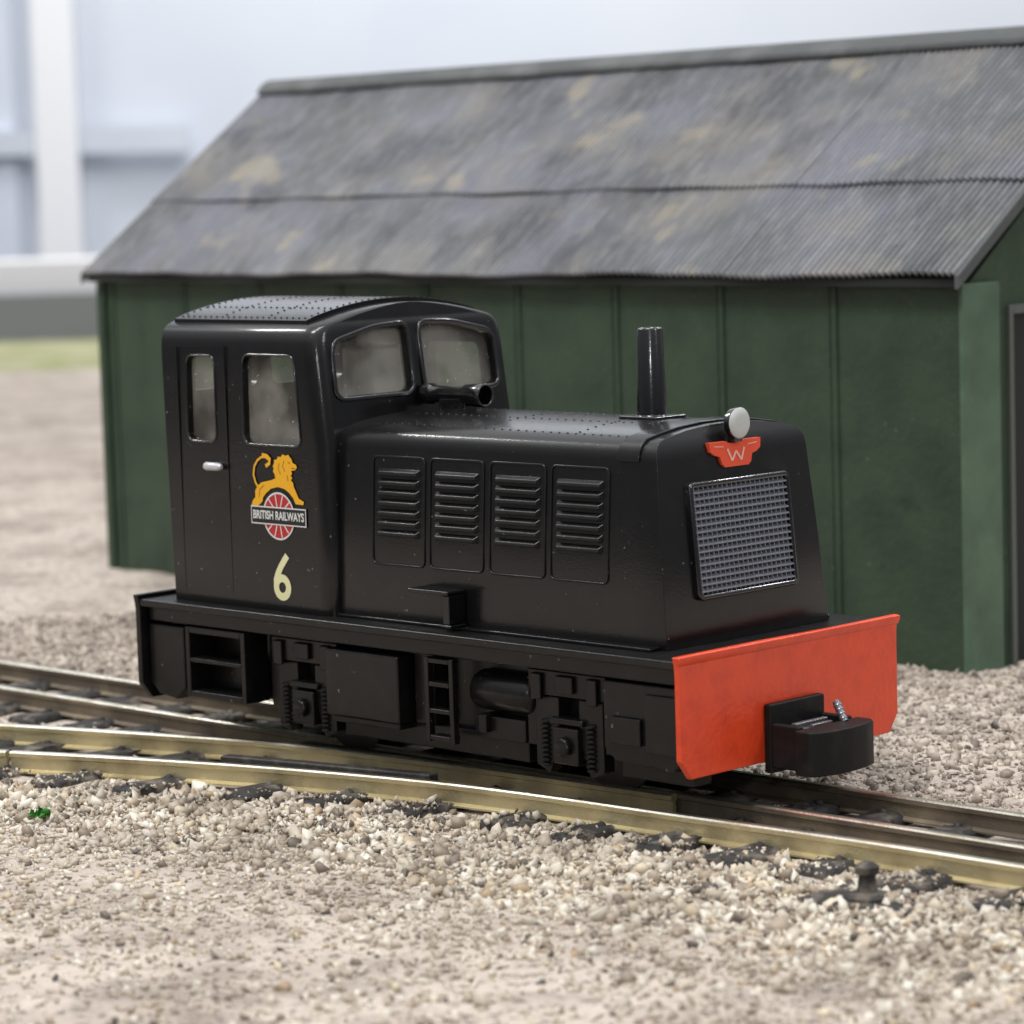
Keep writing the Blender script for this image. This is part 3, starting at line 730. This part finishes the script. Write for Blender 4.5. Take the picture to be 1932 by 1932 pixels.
def stonemat(name,cols,tint=(.2,.16,.12),hi=.75):
    m=bpy.data.materials.new(name);m.use_nodes=True;nt=m.node_tree;bs=nt.nodes['Principled BSDF'];bs.inputs['Roughness'].default_value=.55
    ge=nt.nodes.new('ShaderNodeNewGeometry');cr=nt.nodes.new('ShaderNodeValToRGB');nt.links.new(ge.outputs['Random Per Island'],cr.inputs[0])
    el=cr.color_ramp.elements
    while len(el)>1: el.remove(el[0])
    el[0].position=0;el[0].color=(*cols[0][1],1)
    for p,c in cols[1:]:
        e=el.new(p);e.color=(*c,1)
    tc=nt.nodes.new('ShaderNodeTexCoord');n=nt.nodes.new('ShaderNodeTexNoise');n.inputs['Scale'].default_value=.9;n.inputs['Detail'].default_value=6
    nt.links.new(tc.outputs['Object'],n.inputs[0]);r=nt.nodes.new('ShaderNodeMapRange');r.inputs[1].default_value=.46;r.inputs[2].default_value=.64;r.inputs[4].default_value=hi
    nt.links.new(n.outputs['Fac'],r.inputs[0])
    mx=nt.nodes.new('ShaderNodeMix');mx.data_type='RGBA';mx.inputs[7].default_value=(*tint,1);nt.links.new(r.outputs[0],mx.inputs[0]);nt.links.new(cr.outputs[0],mx.inputs[6]);nt.links.new(mx.outputs[2],bs.inputs['Base Color'])
    return m
SM1=stonemat('cream_gravel',[(0,(.07,.06,.054)),(.09,(.22,.17,.13)),(.24,(.41,.335,.25)),(.55,(.56,.495,.40)),(.84,(.74,.70,.615)),(.95,(.64,.54,.39)),(1,(.38,.26,.15))],(.28,.23,.18),.68)
SM2=stonemat('brown_gravel',[(0,(.10,.08,.07)),(.2,(.26,.215,.175)),(.6,(.42,.36,.30)),(.9,(.54,.475,.40)),(1,(.63,.57,.49))],(.28,.23,.19),.5)
def sample(n,t0,t1,wd):
    t=np.sqrt(rng.uniform(t0*t0,t1*t1,n));s=rng.uniform(-1,1,n)*(t*.172*wd+.3)
    return np.stack([C0[0]+E[0]*s+FD[0]*t,C0[1]+E[1]*s+FD[1]*t],1),t
ax_=[p[0] for p in A];ay_=[p[1] for p in A]
SXA=np.array(SX)
P,t=sample(160000,17.5,31,1.15);ya=np.interp(P[:,0],ax_,ay_)
d=ya-P[:,1]
patch=.5+.5*np.sin(P[:,0]*1.3+2*np.sin(P[:,1]*.9))*np.sin(P[:,1]*1.7+1.5*np.sin(P[:,0]*.8))
band_=np.exp(-((np.maximum(d,1.1)-1.1)/1.4)**2)
onsl=(np.abs(P[:,0][:,None]-SXA[None]).min(1)<.19)&(d<.60)
keep=(d>.08)&(rng.uniform(0,1,len(P))<np.where(d<.62,.52,.10+.72*band_+.22*patch*(1-band_)))&~(onsl&(rng.uniform(0,1,len(P))<.72))
P=P[keep];d=d[keep];on=onsl[keep]
R=rng.gamma(2.4,.0088,len(P));R=np.clip(R,.008,.064)*np.where(d>2.6,.74,1.0)*np.where(on,.8,1)
Z=hgt(P[:,0],P[:,1])+R*.22+np.where((d<1.6)&(d>.45),.035,0)*rng.uniform(0,1,len(P))+np.where(on,.07,0)
gravel('gravel',np.column_stack([P,Z]),R,SM1)
P,t=sample(70000,22,40,1.1);ya=np.interp(P[:,0],ax_,ay_)
mid=(P[:,1]>ya+.1)&(P[:,1]<.95)
beh=(P[:,1]>=.95)
lx=(P[:,0]+12.56)*math.cos(TH)+(P[:,1]-7.89)*math.sin(TH);ly=-(P[:,0]+12.56)*math.sin(TH)+(P[:,1]-7.89)*math.cos(TH)
inshed=(lx>-.1)&(lx<SL+.1)&(ly>-.05)
onl=(np.abs(P[:,1]-.49)<.13)|(np.abs(P[:,1]+.51)<.13)|(np.abs(P[:,1]-np.interp(P[:,0],[p[0] for p in Bc],[p[1] for p in Bc]))<.13)
keep=((mid&(rng.uniform(0,1,len(P))<.30)&~onl)|(beh&~inshed&(rng.uniform(0,1,len(P))<.8)))
P=P[keep];R=np.clip(rng.gamma(2.6,.0080,len(P)),.010,.056)*np.where(mid[keep],.8,1)
Z=hgt(P[:,0],P[:,1])+R*.25
gravel('gravel',np.column_stack([P,Z]),R,SM2)
b=B()
for k in range(26):
    a=random.uniform(0,6.28);r=random.uniform(0,.09);cx,cy=1.75+r*math.cos(a),-4.02+r*math.sin(a);h=random.uniform(.02,.09)
    w=.035;a2=random.uniform(0,3.14);dx,dy=w*math.cos(a2),w*math.sin(a2)
    b.add([(cx-dx,cy-dy,-.22+h),(cx+dx,cy+dy,-.22+h),(cx+dx*.3+.03,cy+dy*.3,-.18+h),(cx-dx*.5,cy-dy*.5+.02,-.175+h)],[(0,1,2,3)])
mo=obj('moss_clump',b,MOSS,smooth=0,recalc=False);mo['label']='tiny bright green moss clump on the gravel';mo['category']='plant'

# ================================================================ BACKGROUND
def slab(name,s0,s1,t0,t1,z0,z1,m,kind='structure'):
    b=B();vs=[]
    for z in (z0,z1):
        for s,t in ((s0,t0),(s1,t0),(s1,t1),(s0,t1)):
            vs.append((C0[0]+E[0]*s+FD[0]*t,C0[1]+E[1]*s+FD[1]*t,z))
    b.add(vs,[(0,3,2,1),(4,5,6,7),(0,1,5,4),(1,2,6,5),(2,3,7,6),(3,0,4,7)])
    o=obj(name,b,m,smooth=0)
    if kind: o['kind']=kind
    return o
slab('grass',-46,46,97,118,-.9,-.27,GRASS)
slab('back_wall',-80,80,150,152,-40,60,BWALL)
o=slab('low_partition',-46,46,118,120,-.9,1.5,BGREY,None);o['label']='low grey partition behind the layout';o['category']='partition'
o=slab('white_ledge',-46,46,121,127,-.9,2.7,BLEDGE,None);o['label']='white ledge along the wall';o['category']='ledge'
o=slab('wall_post',-22.3,-20.3,148.6,149.9,-10,40,BPOST,None);o['label']='white upright post on the pale wall';o['category']='post'
o=slab('wall_panel',-60,-23.4,149.4,149.9,-10,40,BPANEL,None);o['label']='pale blue grey wall panel beside the post';o['category']='panel'
o=slab('wall_rail',-60,-15,148.9,149.35,7.2,8.4,BRAIL,None);o['label']='grey horizontal rail on the pale wall';o['category']='rail'
# ================================================================ LIGHT
w=bpy.data.worlds.new('World');scene.world=w;w.use_nodes=True;nt=w.node_tree;bg=nt.nodes['Background']
tc=nt.nodes.new('ShaderNodeTexCoord');sp=nt.nodes.new('ShaderNodeSeparateXYZ');nt.links.new(tc.outputs['Generated'],sp.inputs[0])
cr=nt.nodes.new('ShaderNodeValToRGB');nt.links.new(sp.outputs[2],cr.inputs[0])
cr.color_ramp.elements[0].position=0;cr.color_ramp.elements[0].color=(.11,.115,.125,1)
cr.color_ramp.elements[1].position=.75;cr.color_ramp.elements[1].color=(.97,.98,1.0,1)
e=cr.color_ramp.elements.new(.25);e.color=(.28,.29,.31,1)
nt.links.new(cr.outputs[0],bg.inputs[0]);bg.inputs[1].default_value=1.0
def area(loc,target,size,power,col=(1,1,1),sy=None):
    l=bpy.data.lights.new('ceiling_or_fill_lamp','AREA');l.energy=power;l.size=size;l.color=col
    if sy: l.shape='RECTANGLE';l.size_y=sy
    o=bpy.data.objects.new('ceiling_or_fill_lamp',l);COL.objects.link(o);o.location=loc
    o.rotation_euler=(Vector(target)-Vector(loc)).to_track_quat('-Z','Y').to_euler();return o
sn=bpy.data.lights.new('hall_light','SUN');sn.energy=1.55;sn.angle=math.radians(14);sn.color=(1,.985,.96)
so=bpy.data.objects.new('hall_light',sn);COL.objects.link(so)
sd=Vector((-FD[0]*.30-E[0]*.30,-FD[1]*.30-E[1]*.30,.88));so.rotation_euler=sd.to_track_quat('Z','Y').to_euler()
area((4,-3,34),(4,0,1),2.2,3200,(1,.99,.97),12)
area((-24,-5,26),(4,0,2),2.2,3200,(1,.99,.97),7)
area((8,30,30),(5,2,2),7,2400,(.98,.99,1),2.2)
area((38,6,20),(4,9,2),5,1900,(.97,.98,1),10)  # unseen side lamp added to brighten the shed's end wall
area((35,-34,13.5),(3,0,2.5),4,1500,(.98,.99,1),1.4)  # low unseen window light behind the camera, for the cab corner highlight
area((-60,60,45),(-78,95,5),40,19500,(.97,.98,1.0))  # unseen fill lamp added to brighten the back wall
# ================================================================ CAMERA
cd=bpy.data.cameras.new('Camera');cam=bpy.data.objects.new('Camera',cd);COL.objects.link(cam);scene.camera=cam
y,pi_,r=2.3570,-.1072,-.0309
F=Vector((math.cos(y)*math.cos(pi_),math.sin(y)*math.cos(pi_),math.sin(pi_)));Rr=F.cross(Vector((0,0,1))).normalized();U=Rr.cross(F)
R2=Rr*math.cos(r)+U*math.sin(r);U2=-Rr*math.sin(r)+U*math.cos(r)
cam.matrix_world=Matrix(((R2.x,U2.x,-F.x,23.6722),(R2.y,U2.y,-F.y,-19.9038),(R2.z,U2.z,-F.z,5.2746),(0,0,0,1)))
cd.sensor_width=36;cd.lens=5806.4/1932*36;cd.clip_end=500;cd.clip_start=.5
cd.dof.use_dof=True;cd.dof.focus_distance=27.0;cd.dof.aperture_fstop=.66
scene.view_settings.view_transform='Standard';scene.view_settings.look='None';scene.view_settings.exposure=0
